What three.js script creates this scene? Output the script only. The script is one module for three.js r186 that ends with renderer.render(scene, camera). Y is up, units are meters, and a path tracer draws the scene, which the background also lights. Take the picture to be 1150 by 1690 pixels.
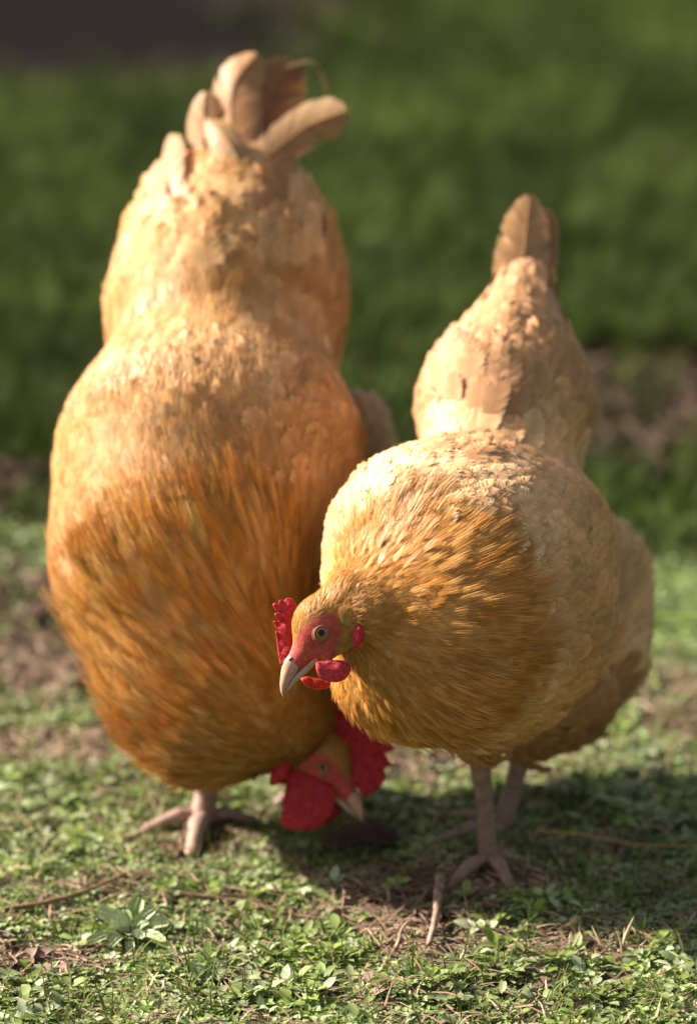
import * as THREE from 'three';
import { mergeGeometries } from 'three/addons/utils/BufferGeometryUtils.js';
import { createNoise3D } from 'simplex-noise';

// ---------------------------------------------------------------- camera, sky, sun, exposure
const V = (x, y, z) => new THREE.Vector3(x, y, z);
const FOCAL = 6000, PW = 1150, PH = 1690, PITCH = THREE.MathUtils.degToRad(20);
const scene = new THREE.Scene();
const camera = new THREE.PerspectiveCamera(2 * Math.atan(PH / 2 / FOCAL) * 180 / Math.PI, PW / PH, 0.1, 1200);
camera.position.set(0, 1.31, 2.70);
const FWD = V(0, -Math.sin(PITCH), -Math.cos(PITCH)), UPV = V(0, Math.cos(PITCH), -Math.sin(PITCH));
camera.lookAt(camera.position.clone().add(FWD));
camera.focus = 2.775; camera.userData.fStop = 2.5;

const SUN = V(-0.80, 0.50, -0.27).normalize();
{
  const W = 256, H = 128, d = new Float32Array(W * H * 4);
  const hor = [0.19, 0.19, 0.18], zen = [0.084, 0.10, 0.124];
  for (let r = 0; r < H; r++) for (let c = 0; c < W; c++) {
    const el = ((r + 0.5) / H - 0.5) * Math.PI, az = ((c + 0.5) / W - 0.5) * 2 * Math.PI;
    const dir = V(Math.cos(az) * Math.cos(el), Math.sin(el), Math.sin(az) * Math.cos(el));
    const t = Math.pow(Math.max(0, dir.y), 0.55), g = Math.pow(Math.max(0, dir.dot(SUN)), 6) * 0.5;
    const o = (r * W + c) * 4;
    for (let k = 0; k < 3; k++) d[o + k] = dir.y > 0 ? (hor[k] + (zen[k] - hor[k]) * t + g * [1, 0.9, 0.75][k]) : [0.10, 0.09, 0.06][k];
    d[o + 3] = 1;
  }
  const t = new THREE.DataTexture(d, W, H, THREE.RGBAFormat, THREE.FloatType);
  t.mapping = THREE.EquirectangularReflectionMapping; t.magFilter = THREE.LinearFilter; t.needsUpdate = true;
  scene.background = t; scene.environment = t;
}
const sun = new THREE.DirectionalLight(new THREE.Color().setRGB(1, 0.90, 0.77), 5);
sun.name = 'sun'; sun.position.copy(SUN).multiplyScalar(12); sun.castShadow = true;
sun.shadow.mapSize.set(4096, 4096);
Object.assign(sun.shadow.camera, { left: -2, right: 2, top: 2, bottom: -2, near: 1, far: 40 });
scene.add(sun, sun.target);
const renderer = new THREE.WebGLRenderer({ antialias: true });
renderer.toneMapping = THREE.LinearToneMapping; renderer.toneMappingExposure = 3.15;
renderer.shadowMap.enabled = true; renderer.setSize(696, 1024);

// ---------------------------------------------------------------- helpers
function rngOf(seed) { let a = seed >>> 0; return () => { a = (a + 0x6d2b79f5) | 0; let t = Math.imul(a ^ (a >>> 15), 1 | a); t = (t + Math.imul(t ^ (t >>> 7), 61 | t)) ^ t; return ((t ^ (t >>> 14)) >>> 0) / 4294967296; }; }
const noise3 = createNoise3D(rngOf(77));
const fbm = (x, y, z, o = 3) => { let s = 0, a = 0.5, f = 1; for (let i = 0; i < o; i++) { s += a * noise3(x * f, y * f, z * f); a *= 0.5; f *= 2.03; } return s; };
const sstep = (a, b, x) => { const t = Math.min(1, Math.max(0, (x - a) / (b - a))); return t * t * (3 - 2 * t); };
const lerp = (a, b, t) => a + (b - a) * t;
const mix3 = (a, b, t) => [lerp(a[0], b[0], t), lerp(a[1], b[1], t), lerp(a[2], b[2], t)];
// the place seen at a pixel of the photograph: at a given z, or on the ground
function rayAt(px, py) { return FWD.clone().addScaledVector(UPV, (PH / 2 - py) / FOCAL).add(V((px - PW / 2) / FOCAL, 0, 0)); }
function at(px, py, z) { const d = rayAt(px, py); return camera.position.clone().addScaledVector(d, (z - camera.position.z) / d.z); }
function onGround(px, py) { const d = rayAt(px, py), p = V(); let h = 0; for (let k = 0; k < 8; k++) { p.copy(camera.position).addScaledVector(d, (h - camera.position.y) / d.y); h = groundY(p.x, p.z); } return p; }
const perPx = (p) => p.clone().sub(camera.position).dot(FWD) / FOCAL;   // metres per photo pixel there

const used = new Map();
function numbered(n) { const k = used.get(n) ?? 0; used.set(n, k + 1); return k ? `${n}_${String(k).padStart(3, '0')}` : n; }
function shade(o) { o.traverse((m) => { if (m.isMesh) { m.castShadow = true; m.receiveShadow = true; } }); return o; }
function thing(name, label, category, pos, group) { const o = new THREE.Group(); o.name = numbered(name); o.position.copy(pos); o.userData = { label, category }; if (group) o.userData.group = group; scene.add(o); return o; }
function part(name, geo, mat, parent, kind) { const m = new THREE.Mesh(geo, mat); m.name = name; if (kind) m.userData.kind = kind; parent.add(m); m.castShadow = m.receiveShadow = true; return m; }

class MB {                                     // a small mesh builder with vertex colours
  constructor() { this.p = []; this.c = []; this.i = []; }
  v(x, y, z, c = [1, 1, 1]) { this.p.push(x, y, z); this.c.push(c[0], c[1], c[2]); return this.p.length / 3 - 1; }
  tri(a, b, c) { this.i.push(a, b, c); }
  quad(a, b, c, d) { this.i.push(a, b, c, a, c, d); }
  geo() {
    const g = new THREE.BufferGeometry();
    g.setAttribute('position', new THREE.Float32BufferAttribute(this.p, 3));
    g.setAttribute('color', new THREE.Float32BufferAttribute(this.c, 3));
    g.setIndex(this.i); g.computeVertexNormals(); return g;
  }
}
// a bent, tapered limb: rings round a path of [point, radius], with a colour and a relief function
function limb(path, sides, rings, colour, relief = () => 0, flat = 1, upHint = V(0, 1, 0)) {
  const pts = path.map((q) => q[0]), curve = new THREE.CatmullRomCurve3(pts, false, 'centripetal'), mb = new MB();
  const n = path.length - 1; let prev = -1;
  for (let k = 0; k <= rings; k++) {
    const u = k / rings, p = curve.getPoint(u), T = curve.getTangent(u), s = Math.min(n - 1e-6, u * n), i = Math.floor(s), r = lerp(path[i][1], path[i + 1][1], s - i);
    let X = V().crossVectors(upHint, T); if (X.lengthSq() < 1e-4) X.set(1, 0, 0); X.normalize(); const Y = V().crossVectors(T, X).normalize();
    const start = mb.p.length / 3;
    for (let j = 0; j < sides; j++) {
      const a = j / sides * 2 * Math.PI, rr = r * (1 + relief(u, a));
      const q = p.clone().addScaledVector(X, Math.cos(a) * rr).addScaledVector(Y, Math.sin(a) * rr * flat);
      mb.v(q.x, q.y, q.z, colour(u, a));
    }
    if (k) for (let j = 0; j < sides; j++) { const j2 = (j + 1) % sides; mb.quad(prev + j, prev + j2, start + j2, start + j); }
    prev = start;
  }
  const cap = curve.getPoint(1), c = mb.v(cap.x, cap.y, cap.z, colour(1, 0)); for (let j = 0; j < sides; j++) mb.tri(prev + j, prev + (j + 1) % sides, c);
  const cap0 = curve.getPoint(0), c0 = mb.v(cap0.x, cap0.y, cap0.z, colour(0, 0)); for (let j = 0; j < sides; j++) mb.tri((j + 1) % sides, j, c0);
  return mb.geo();
}

// ---------------------------------------------------------------- implicit bodies
const smin = (a, b, k) => { const h = Math.max(k - Math.abs(a - b), 0) / k; return Math.min(a, b) - h * h * k * 0.25; };
function coneField(prims) {                    // [a, ra, b, rb, k] with points as vectors
  const P = prims.map(([a, ra, b, rb, k]) => ({ ax: a.x, ay: a.y, az: a.z, dx: b.x - a.x, dy: b.y - a.y, dz: b.z - a.z, l2: Math.max(1e-9, a.distanceToSquared(b)), ra, rb, k }));
  return (x, y, z) => {
    let d = 1e9;
    for (const q of P) {
      const px = x - q.ax, py = y - q.ay, pz = z - q.az, t = Math.min(1, Math.max(0, (px * q.dx + py * q.dy + pz * q.dz) / q.l2));
      const ex = px - q.dx * t, ey = py - q.dy * t, ez = pz - q.dz * t, e = Math.sqrt(ex * ex + ey * ey + ez * ez) - lerp(q.ra, q.rb, t);
      d = d > 1e8 ? e : smin(d, e, q.k);
    }
    return d;
  };
}
function gradOf(f, p, e = 0.001) { return V(f(p.x + e, p.y, p.z) - f(p.x - e, p.y, p.z), f(p.x, p.y + e, p.z) - f(p.x, p.y - e, p.z), f(p.x, p.y, p.z + e) - f(p.x, p.y, p.z - e)).normalize(); }
function nets(f, lo, hi, h) {                  // surface nets: { p: [...], i: [...] }
  const nx = Math.ceil((hi.x - lo.x) / h) + 1, ny = Math.ceil((hi.y - lo.y) / h) + 1, nz = Math.ceil((hi.z - lo.z) / h) + 1;
  const val = new Float32Array(nx * ny * nz), id = (i, j, k) => (k * ny + j) * nx + i;
  for (let k = 0; k < nz; k++) for (let j = 0; j < ny; j++) for (let i = 0; i < nx; i++) val[id(i, j, k)] = f(lo.x + i * h, lo.y + j * h, lo.z + k * h);
  const cell = new Int32Array(nx * ny * nz).fill(-1), p = [], idx = [];
  for (let k = 0; k < nz - 1; k++) for (let j = 0; j < ny - 1; j++) for (let i = 0; i < nx - 1; i++) {
    let n = 0, sx = 0, sy = 0, sz = 0;
    const edge = (i0, j0, k0, i1, j1, k1) => { const a = val[id(i0, j0, k0)], b = val[id(i1, j1, k1)]; if ((a < 0) !== (b < 0)) { const t = a / (a - b); sx += lerp(i0, i1, t); sy += lerp(j0, j1, t); sz += lerp(k0, k1, t); n++; } };
    for (const [u, w] of [[0, 0], [0, 1], [1, 0], [1, 1]]) { edge(i, j + u, k + w, i + 1, j + u, k + w); edge(i + u, j, k + w, i + u, j + 1, k + w); edge(i + u, j + w, k, i + u, j + w, k + 1); }
    if (n) { cell[id(i, j, k)] = p.length / 3; p.push(lo.x + sx / n * h, lo.y + sy / n * h, lo.z + sz / n * h); }
  }
  const face = (a, b, c, d, flip) => { if (a < 0 || b < 0 || c < 0 || d < 0) return; flip ? idx.push(a, c, b, a, d, c) : idx.push(a, b, c, a, c, d); };
  for (let k = 1; k < nz - 1; k++) for (let j = 1; j < ny - 1; j++) for (let i = 1; i < nx - 1; i++) {
    const a = val[id(i, j, k)] < 0;
    if (a !== (val[id(i + 1, j, k)] < 0)) face(cell[id(i, j - 1, k - 1)], cell[id(i, j, k - 1)], cell[id(i, j, k)], cell[id(i, j - 1, k)], !a);
    if (a !== (val[id(i, j + 1, k)] < 0)) face(cell[id(i - 1, j, k - 1)], cell[id(i - 1, j, k)], cell[id(i, j, k)], cell[id(i, j, k - 1)], !a);
    if (a !== (val[id(i, j, k + 1)] < 0)) face(cell[id(i - 1, j - 1, k)], cell[id(i, j - 1, k)], cell[id(i, j, k)], cell[id(i - 1, j, k)], !a);
  }
  return { p, i: idx };
}
function netGeo(net, f, colour, e) {
  const n = [], c = [], q = V();
  for (let k = 0; k < net.p.length; k += 3) { q.set(net.p[k], net.p[k + 1], net.p[k + 2]); const g = gradOf(f, q, e); n.push(g.x, g.y, g.z); c.push(...colour(q, g)); }
  const geo = new THREE.BufferGeometry();
  geo.setAttribute('position', new THREE.Float32BufferAttribute(net.p, 3)); geo.setAttribute('normal', new THREE.Float32BufferAttribute(n, 3));
  geo.setAttribute('color', new THREE.Float32BufferAttribute(c, 3)); geo.setIndex(net.i); return geo;
}
function sampler(net) {                        // a point by area on a net
  const cum = []; let s = 0; const a = V(), b = V(), c = V(), P = (k, o) => o.set(net.p[k * 3], net.p[k * 3 + 1], net.p[k * 3 + 2]);
  for (let t = 0; t < net.i.length; t += 3) { P(net.i[t], a); P(net.i[t + 1], b); P(net.i[t + 2], c); s += b.sub(a).cross(c.sub(a)).length(); cum.push(s); }
  return (rng) => {
    const want = rng() * s; let lo = 0, hi = cum.length - 1; while (lo < hi) { const m = (lo + hi) >> 1; cum[m] < want ? lo = m + 1 : hi = m; }
    let u = rng(), v = rng(); if (u + v > 1) { u = 1 - u; v = 1 - v; }
    P(net.i[lo * 3], a); P(net.i[lo * 3 + 1], b); P(net.i[lo * 3 + 2], c);
    return a.clone().multiplyScalar(1 - u - v).addScaledVector(b, u).addScaledVector(c, v);
  };
}

// ---------------------------------------------------------------- materials
const P_ = (o) => new THREE.MeshPhysicalMaterial({ side: THREE.DoubleSide, ...o });
const M = {
  feather: P_({ vertexColors: true, roughness: 0.55, specularIntensity: 0.45, transmission: 0.12, thickness: 0 }),
  tail: P_({ vertexColors: true, roughness: 0.5, specularIntensity: 0.45, transmission: 0.42, thickness: 0 }),
  hair: P_({ vertexColors: true, roughness: 0.42, specularIntensity: 0.5, transmission: 0.13, thickness: 0 }),
  skin: P_({ vertexColors: true, roughness: 0.6, specularIntensity: 0.4 }),
  comb: P_({ vertexColors: true, roughness: 0.5, specularIntensity: 0.4, transmission: 0.4, thickness: 0 }),
  horn: P_({ vertexColors: true, roughness: 0.38, specularIntensity: 0.5 }),
  leg: P_({ vertexColors: true, roughness: 0.5, specularIntensity: 0.5 }),
  eye: P_({ vertexColors: true, roughness: 0.12, specularIntensity: 0.45, clearcoat: 0.25, clearcoatRoughness: 0.05 }),
  leaf: P_({ vertexColors: true, roughness: 0.48, specularIntensity: 0.6, transmission: 0.3, thickness: 0 }),
  blade: P_({ vertexColors: true, roughness: 0.7, specularIntensity: 0.15, transmission: 0.3, thickness: 0 }),
  dry: P_({ vertexColors: true, roughness: 0.75, specularIntensity: 0.3, transmission: 0.1, thickness: 0 }),
  wood: P_({ vertexColors: true, roughness: 0.8, specularIntensity: 0.3 }),
  soil: P_({ vertexColors: true, roughness: 1, specularIntensity: 0.02 }),
};

// ---------------------------------------------------------------- ground
function groundY(x, z) {
  const near = 1 / (1 + Math.hypot(x, z) * 0.15);
  return (0.012 * fbm(x * 3.1, 2, z * 3.1, 3) + 0.006 * fbm(x * 14, 9, z * 14, 2)) * near;
}
// how bare the ground is at a place: brown litter and soil against green cover
const PATCH = [];   // [x, z, rx, rz, strength]
function bareAt(x, z) {
  let b = sstep(0.12, 0.5, fbm(x * 2.2 + 5, 3, z * 2.2, 3)) * lerp(0.25, 0.55, sstep(-1.2, -0.5, z));
  for (const [cx, cz, rx, rz, s] of PATCH) { const q = Math.hypot((x - cx) / rx, (z - cz) / rz) + 0.35 * fbm(x * 6, 7, z * 6, 2); b = Math.max(b, s * (1 - sstep(0.65, 1.15, q))) ; }
  return Math.min(1, Math.max(0, b));
}
{
  const A = (px, py, rx, rz, s) => { const d = rayAt(px, py), k = -camera.position.y / d.y; PATCH.push([camera.position.x + d.x * k, camera.position.z + d.z * k, rx, rz, s]); };
  A(40, 1050, 0.16, 0.20, 1); A(120, 1240, 0.10, 0.06, 0.8); A(1070, 690, 0.17, 0.28, 1); A(650, 690, 0.10, 0.3, 0.7); A(1120, 1170, 0.06, 0.08, 0.8);
  A(690, 1490, 0.09, 0.05, 0.8); A(775, 1470, 0.06, 0.04, 0.9); A(330, 1400, 0.05, 0.03, 0.7); A(230, 1250, 0.12, 0.06, 0.8); A(150, 1480, 0.05, 0.015, 0.8); A(330, 1505, 0.08, 0.012, 0.7); A(700, 1560, 0.05, 0.06, 1); A(50, 1600, 0.07, 0.03, 0.9); A(690, 1250, 0.08, 0.07, 0.8); A(960, 1575, 0.05, 0.03, 0.8); A(560, 1520, 0.07, 0.03, 0.6);
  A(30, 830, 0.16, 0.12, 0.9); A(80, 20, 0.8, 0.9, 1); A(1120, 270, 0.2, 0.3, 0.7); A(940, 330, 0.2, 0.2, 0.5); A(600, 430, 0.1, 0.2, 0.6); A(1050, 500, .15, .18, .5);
}
const GREEN = [0.045, 0.070, 0.014], SOIL = [0.065, 0.046, 0.036];
{
  const xs = [], zs = [];
  const fill = (arr, lo, hi, lo2, hi2, far) => { for (let k = -12; k < 0; k++) arr.push(lo2 - far * Math.pow(-k / 12, 3)); for (let v = lo2; v < lo - 0.03; v += 0.05) arr.push(v); for (let v = lo; v <= hi + 1e-9; v += 0.011) arr.push(v); for (let v = hi + 0.05; v < hi2; v += 0.05) arr.push(v); for (let k = 1; k <= 12; k++) arr.push(hi2 + far * Math.pow(k / 12, 3)); };
  fill(xs, -0.7, 0.7, -2.0, 2.0, 300); fill(zs, -1.6, 0.6, -8, 1.5, 300);
  const mb = new MB();
  for (const z of zs) for (const x of xs) {
    const b = bareAt(x, z), n = 0.75 + 0.5 * noise3(x * 9, 1, z * 9) * 0.5 + 0.25 * noise3(x * 40, 4, z * 40);
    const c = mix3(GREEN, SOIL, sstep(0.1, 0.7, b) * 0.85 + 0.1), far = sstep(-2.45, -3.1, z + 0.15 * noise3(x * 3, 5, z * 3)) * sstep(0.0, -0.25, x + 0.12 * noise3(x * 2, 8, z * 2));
    mb.v(x, groundY(x, z), z, mix3(c.map((v) => v * n), [0.010, 0.008, 0.0085], far));  // soil at the far left painted near-black to stand for deep shade
  }
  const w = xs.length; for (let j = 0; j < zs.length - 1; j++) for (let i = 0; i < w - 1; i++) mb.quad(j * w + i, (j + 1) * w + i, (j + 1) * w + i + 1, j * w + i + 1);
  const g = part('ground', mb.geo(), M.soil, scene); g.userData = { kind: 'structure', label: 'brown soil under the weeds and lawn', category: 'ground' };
}

// ---------------------------------------------------------------- feathers: unit shapes along +y, facing +z
function vaneShape(seed, N, fray, bend, cup, spread) {
  const r = rngOf(seed), mb = new MB();
  const w = (v) => v > 0.6 ? 0.5 * Math.sqrt(Math.max(0, 1 - Math.pow((v - 0.6) / 0.4, 2))) : 0.5 * lerp(0.35, 1, Math.sin(v / 0.6 * Math.PI / 2));
  const Z = (x, v) => 0.08 * v - bend * v * v - cup * x * x;
  for (const s of [-1, 1]) for (let j = 0; j < N; j++) {
    const v0 = 0.05 + j / N * 0.9, v1 = Math.min(1.0, v0 + spread + (r() - 0.5) * fray * 0.6), x = s * w(Math.min(0.985, v1 - 0.03)) * (1 - r() * fray), q = (r() - 0.5) * 0.03;
    const dw = 2.6 / N, tone = 0.93 + 0.14 * r(), cA = [0.78 * tone, 0.70 * tone, 0.60 * tone], cB = [0.92 * tone, 0.88 * tone, 0.82 * tone], cC = [1.04 * tone, 1.05 * tone, 1.08 * tone];
    const a = mb.v(0, v0 - dw / 2, Z(0, v0), cA), b = mb.v(0, v0 + dw / 2, Z(0, v0), cA);
    const vm = lerp(v0, v1, 0.42), c = mb.v(x * 0.6, vm - dw * 0.45, Z(x * 0.6, vm) + q, cB), d = mb.v(x * 0.6, vm + dw * 0.45, Z(x * 0.6, vm) + q, cB);
    const e = mb.v(x, v1 - dw * 0.12, Z(x, v1) + q * 2, cC), f = mb.v(x, v1 + dw * 0.12, Z(x, v1) + q * 2, cC);
    mb.quad(a, c, d, b); mb.quad(c, e, f, d);
  }
  return mb.geo();
}
function hackleShape(seed, K, point, bend, thick) {
  const r = rngOf(seed), mb = new MB(), S = 4;
  for (let k = 0; k < K; k++) {
    const o = K > 1 ? k / (K - 1) - 0.5 : 0, len = 1 - point * Math.abs(o) * 1.2 - 0.25 * r(), x1 = o * 1.0 + (r() - 0.5) * 0.25, x0 = o * 0.35, tone = 0.84 + 0.3 * r(), lift = (r() - 0.4) * 0.025, roll = (r() - 0.5) * 0.006;
    let prev = null;
    for (let i = 0; i <= S; i++) {
      const t = i / S, v = t * len, x = lerp(x0, x1 * (1 - point * 0.55 * t), t), hw = thick * (t < 0.15 ? 0.7 : 1) * (1 - 0.85 * t * t), z = 0.10 * v - bend * v * v + lift * t - 0.08 * o * o;
      const c = [tone * lerp(0.78, 1.05, t), tone * lerp(0.70, 1.05, t), tone * lerp(0.6, 1.0, t)];
      const cur = [mb.v(x - hw, v, z - roll, c), mb.v(x + hw, v, z + roll, c)];
      if (prev) mb.quad(prev[0], prev[1], cur[1], cur[0]);
      prev = cur;
    }
  }
  return mb.geo();
}
const VANES = [1, 2, 3, 4].map((s) => vaneShape(s * 31, 26, 0.05 + 0.02 * s, 0.14, 0.12, 0.16));
const PUFFS = [1, 2, 3].map((s) => vaneShape(s * 57, 24, 0.22, 0.18, 0.16, 0.22));
const HACK = [1, 2, 3, 4].map((s) => hackleShape(s * 13, 10, 0.30, 0.17, 0.042));
const HAIR = [1, 2].map((s) => hackleShape(s * 91, 1, 0, 0.22, 0.5));

const BEND = { vane: [0.08, 0.14], puff: [0.08, 0.18], hackle: [0.10, 0.17], down: [0.10, 0.22] };
// copies of unit shapes: list of { p, n, t, len, wid, lift, c, roll }
function scatter(name, shapes, list, mat, parent, origin, label) {
  const sets = shapes.map(() => []);
  list.forEach((q, i) => sets[i % shapes.length].push(q));
  const m4 = new THREE.Matrix4(), col = new THREE.Color();
  sets.forEach((set, k) => {
    if (!set.length) return;
    const im = new THREE.InstancedMesh(shapes[k], mat, set.length); im.name = name; im.userData.kind = 'stuff'; if (label) im.userData.label = label;
    set.forEach((q, i) => {
      const X = V().crossVectors(q.t, q.n).normalize(), ca = Math.cos(q.lift), sa = Math.sin(q.lift);
      const Y = q.t.clone().multiplyScalar(ca).addScaledVector(q.n, sa), Z = q.n.clone().multiplyScalar(ca).addScaledVector(q.t, -sa);
      if (q.roll) { const c = Math.cos(q.roll), s = Math.sin(q.roll), x = X.clone().multiplyScalar(c).addScaledVector(Z, s); Z.multiplyScalar(c).addScaledVector(X, -s); X.copy(x); }
      m4.makeBasis(X.multiplyScalar(q.wid), Y.multiplyScalar(q.len), Z.multiplyScalar(q.zs ?? q.len)).setPosition(q.p.clone().sub(origin));
      im.setMatrixAt(i, m4); im.setColorAt(i, col.setRGB(q.c[0], q.c[1], q.c[2]));
    });
    im.castShadow = im.receiveShadow = true; parent.add(im);
  });
}
// one large feather: a cupped ribbon along points, with a shaft ridge, barb tone and a nicked edge
function ribbonFeather(pts, width, face, o = {}) {
  const curve = new THREE.CatmullRomCurve3(pts), S = o.S ?? 30, K = 8, r = rngOf(o.seed ?? 3), mb = new MB(), tone = o.c ?? [0.6, 0.38, 0.2], tip = o.tip ?? 0.62, cup = o.cup ?? 0.3;
  for (let i = 0; i <= S; i++) {
    const t = i / S, p = curve.getPoint(t), T = curve.getTangent(t), X = V().crossVectors(T, face).normalize(), N = V().crossVectors(X, T).normalize();
    let w = t > tip ? Math.sqrt(Math.max(0, 1 - Math.pow((t - tip) / (1 - tip), 2.2))) : lerp(o.base ?? 0.45, 1, Math.sin(t / tip * Math.PI / 2));
    w = Math.max(0.03, w) * width * 0.5 * (1 + 0.10 * (o.nick ?? 1) * noise3(t * 9, (o.seed ?? 3) * 3.7, 1));
    for (let k = 0; k <= K; k++) {
      const u = k / K * 2 - 1, ed = Math.abs(u) > 0.99 ? 1 - 0.10 * r() * (o.nick ?? 1) : 1, a = Math.abs(u);
      const q = p.clone().addScaledVector(X, u * w * ed).addScaledVector(N, -cup * a * a * w + (a < 0.05 ? 0.0012 : 0));
      const b = (0.86 + 0.2 * r()) * (a < 0.05 ? 1.15 : 1) * lerp(1, 1.12, a * a) * (0.92 + 0.09 * Math.sin((t * 40 - a * 6) * 2.1) + 0.10 * noise3(t * 30 - a * 8, u * 3, o.seed ?? 3));
      mb.v(q.x, q.y, q.z, [tone[0] * b, tone[1] * b * lerp(1, 1.06, a), tone[2] * b * lerp(1, 1.12, a)]);
    }
  }
  for (let i = 0; i < S; i++) for (let k = 0; k < K; k++) { const a = i * (K + 1) + k; mb.quad(a, a + 1, a + K + 2, a + K + 1); }
  return mb.geo();
}

// one large feather with a shaft and separate barbs that fray towards the edge, along points
function barbedFeather(pts, width, face, o = {}) {
  const curve = new THREE.CatmullRomCurve3(pts), r = rngOf((o.seed ?? 3) * 71 + 5), mb = new MB(), tone = o.c ?? [0.6, 0.38, 0.2], tip = o.tip ?? 0.62, cup = o.cup ?? 0.3, N = o.N ?? 64, fray = 0.10 * (o.nick ?? 1);
  const wide = (t) => Math.max(0.02, t > tip ? Math.sqrt(Math.max(0, 1 - Math.pow((t - tip) / (1 - tip), 2.2))) : lerp(o.base ?? 0.45, 1, Math.sin(t / tip * Math.PI / 2))) * width * 0.5;
  const frame = (t) => { const p = curve.getPoint(t), T = curve.getTangent(t), X = V().crossVectors(T, face).normalize(); return [p, X, V().crossVectors(X, T).normalize()]; };
  const put = (t, u, c, lift) => { const [p, X, n] = frame(Math.min(1, Math.max(0, t))), w = wide(Math.min(0.995, Math.max(0, t))); const q = p.addScaledVector(X, u * w).addScaledVector(n, -cup * u * u * w + lift); return mb.v(q.x, q.y, q.z, c); };
  for (const sd of [-1, 1]) {
    let gap = 0;
    for (let j = 0; j < N; j++) {
      if (r() < 0.05) gap = 0.05 + 0.08 * r(); gap *= 0.6;
      const t0 = j / N * 0.985, sp = 0.13 + 0.02 * noise3(j * 0.13, sd, o.seed ?? 1), t1 = Math.min(1, t0 + sp + gap * 0.5), dw = 1.15 / N, e = (1 - fray * r() * r() - gap) * sd, k = 0.92 + 0.16 * noise3(t0 * 14, sd * 2, (o.seed ?? 1) * 3) + 0.06 * (r() - 0.5), z = 0.0006 * (r() - 0.5);
      const ca = tone.map((v, m) => v * k * [0.9, 0.84, 0.76][m]), cb = tone.map((v) => v * k), cc = tone.map((v, m) => v * k * [1.08, 1.12, 1.2][m]), ln = (s) => t0 + (t1 - t0) * s;
      const a = put(t0 - dw, 0, ca, 0.0004), b = put(t0 + dw, 0, ca, 0.0004), c = put(ln(0.35) - dw, e * 0.4, cb, z), d = put(ln(0.35) + dw, e * 0.4, cb, z), f = put(ln(0.75) - dw * 0.8, e * 0.8, cb, z), g = put(ln(0.75) + dw * 0.8, e * 0.8, cb, z), h = put(t1 - dw * 0.2, e, cc, z), m = put(t1 + dw * 0.2, e, cc, z);
      mb.quad(a, c, d, b); mb.quad(c, f, g, d); mb.quad(f, h, m, g);
    }
  }
  let prev = null;                              // the shaft
  for (let i = 0; i <= 24; i++) { const t = i / 24 * 0.97, w = lerp(0.030, 0.006, t) * width / wide(t) / 2, c = tone.map((v, m) => v * [1.12, 1.16, 1.2][m]), cur = [put(t, -w, c, 0.0004), put(t, 0, c, 0.0012), put(t, w, c, 0.0004)]; if (prev) { mb.quad(prev[0], cur[0], cur[1], prev[1]); mb.quad(prev[1], cur[1], cur[2], prev[2]); } prev = cur; }
  return mb.geo();
}

// ---------------------------------------------------------------- a chicken's head, in photo pixels round the eye: f forward, u up, s to the seen side
function headFrame(eyePx, z, fdir, yaw) {
  const eye = at(eyePx[0], eyePx[1], z), px = perPx(eye), l = Math.hypot(...fdir), c = fdir[0] / l, d = fdir[1] / l;
  const right = V(1, 0, 0), down = UPV.clone().negate(), back = FWD.clone().negate();
  const side = fdir[0] < 0 ? [d, -c] : [d, -c];
  let f = right.clone().multiplyScalar(c).addScaledVector(down, d);
  let u = right.clone().multiplyScalar(fdir[0] < 0 ? -d : d).addScaledVector(down, fdir[0] < 0 ? c : -c);
  let s = back.clone();
  const rot = new THREE.Matrix4().makeRotationAxis(u, yaw); f.applyMatrix4(rot); s.applyMatrix4(rot);
  const fl = [c, d], ul = fdir[0] < 0 ? [-d, c] : [d, -c];
  const O = eye.clone().addScaledVector(s, -34 * px);
  return {
    eye, px, f, u, s, O,
    w: (a, b, e = 0) => O.clone().addScaledVector(f, a * px).addScaledVector(u, b * px).addScaledVector(s, e * px),
    loc: (X, Y) => { const x = X - eyePx[0], y = Y - eyePx[1]; return [x * fl[0] + y * fl[1], x * ul[0] + y * ul[1]]; },
  };
}
function toWorld(geo, H, origin) { const m = new THREE.Matrix4().makeBasis(H.f, H.u, H.s).scale(V(H.px, H.px, H.px)).setPosition(H.O.clone().sub(origin)); if (m.determinant() < 0) {   // mirrored: turn the faces round
  if (!geo.index) geo.setIndex([...Array(geo.attributes.position.count).keys()]);
  const i = geo.index.array; for (let k = 0; k < i.length; k += 3) { const t = i[k]; i[k] = i[k + 1]; i[k + 1] = t; }
} geo.applyMatrix4(m); return geo; }
function paint(geo, f) { const p = geo.attributes.position, c = new Float32Array(p.count * 3); for (let i = 0; i < p.count; i++) c.set(f(p.getX(i), p.getY(i), p.getZ(i)), i * 3); geo.setAttribute('color', new THREE.BufferAttribute(c, 3)); return geo; }
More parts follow.
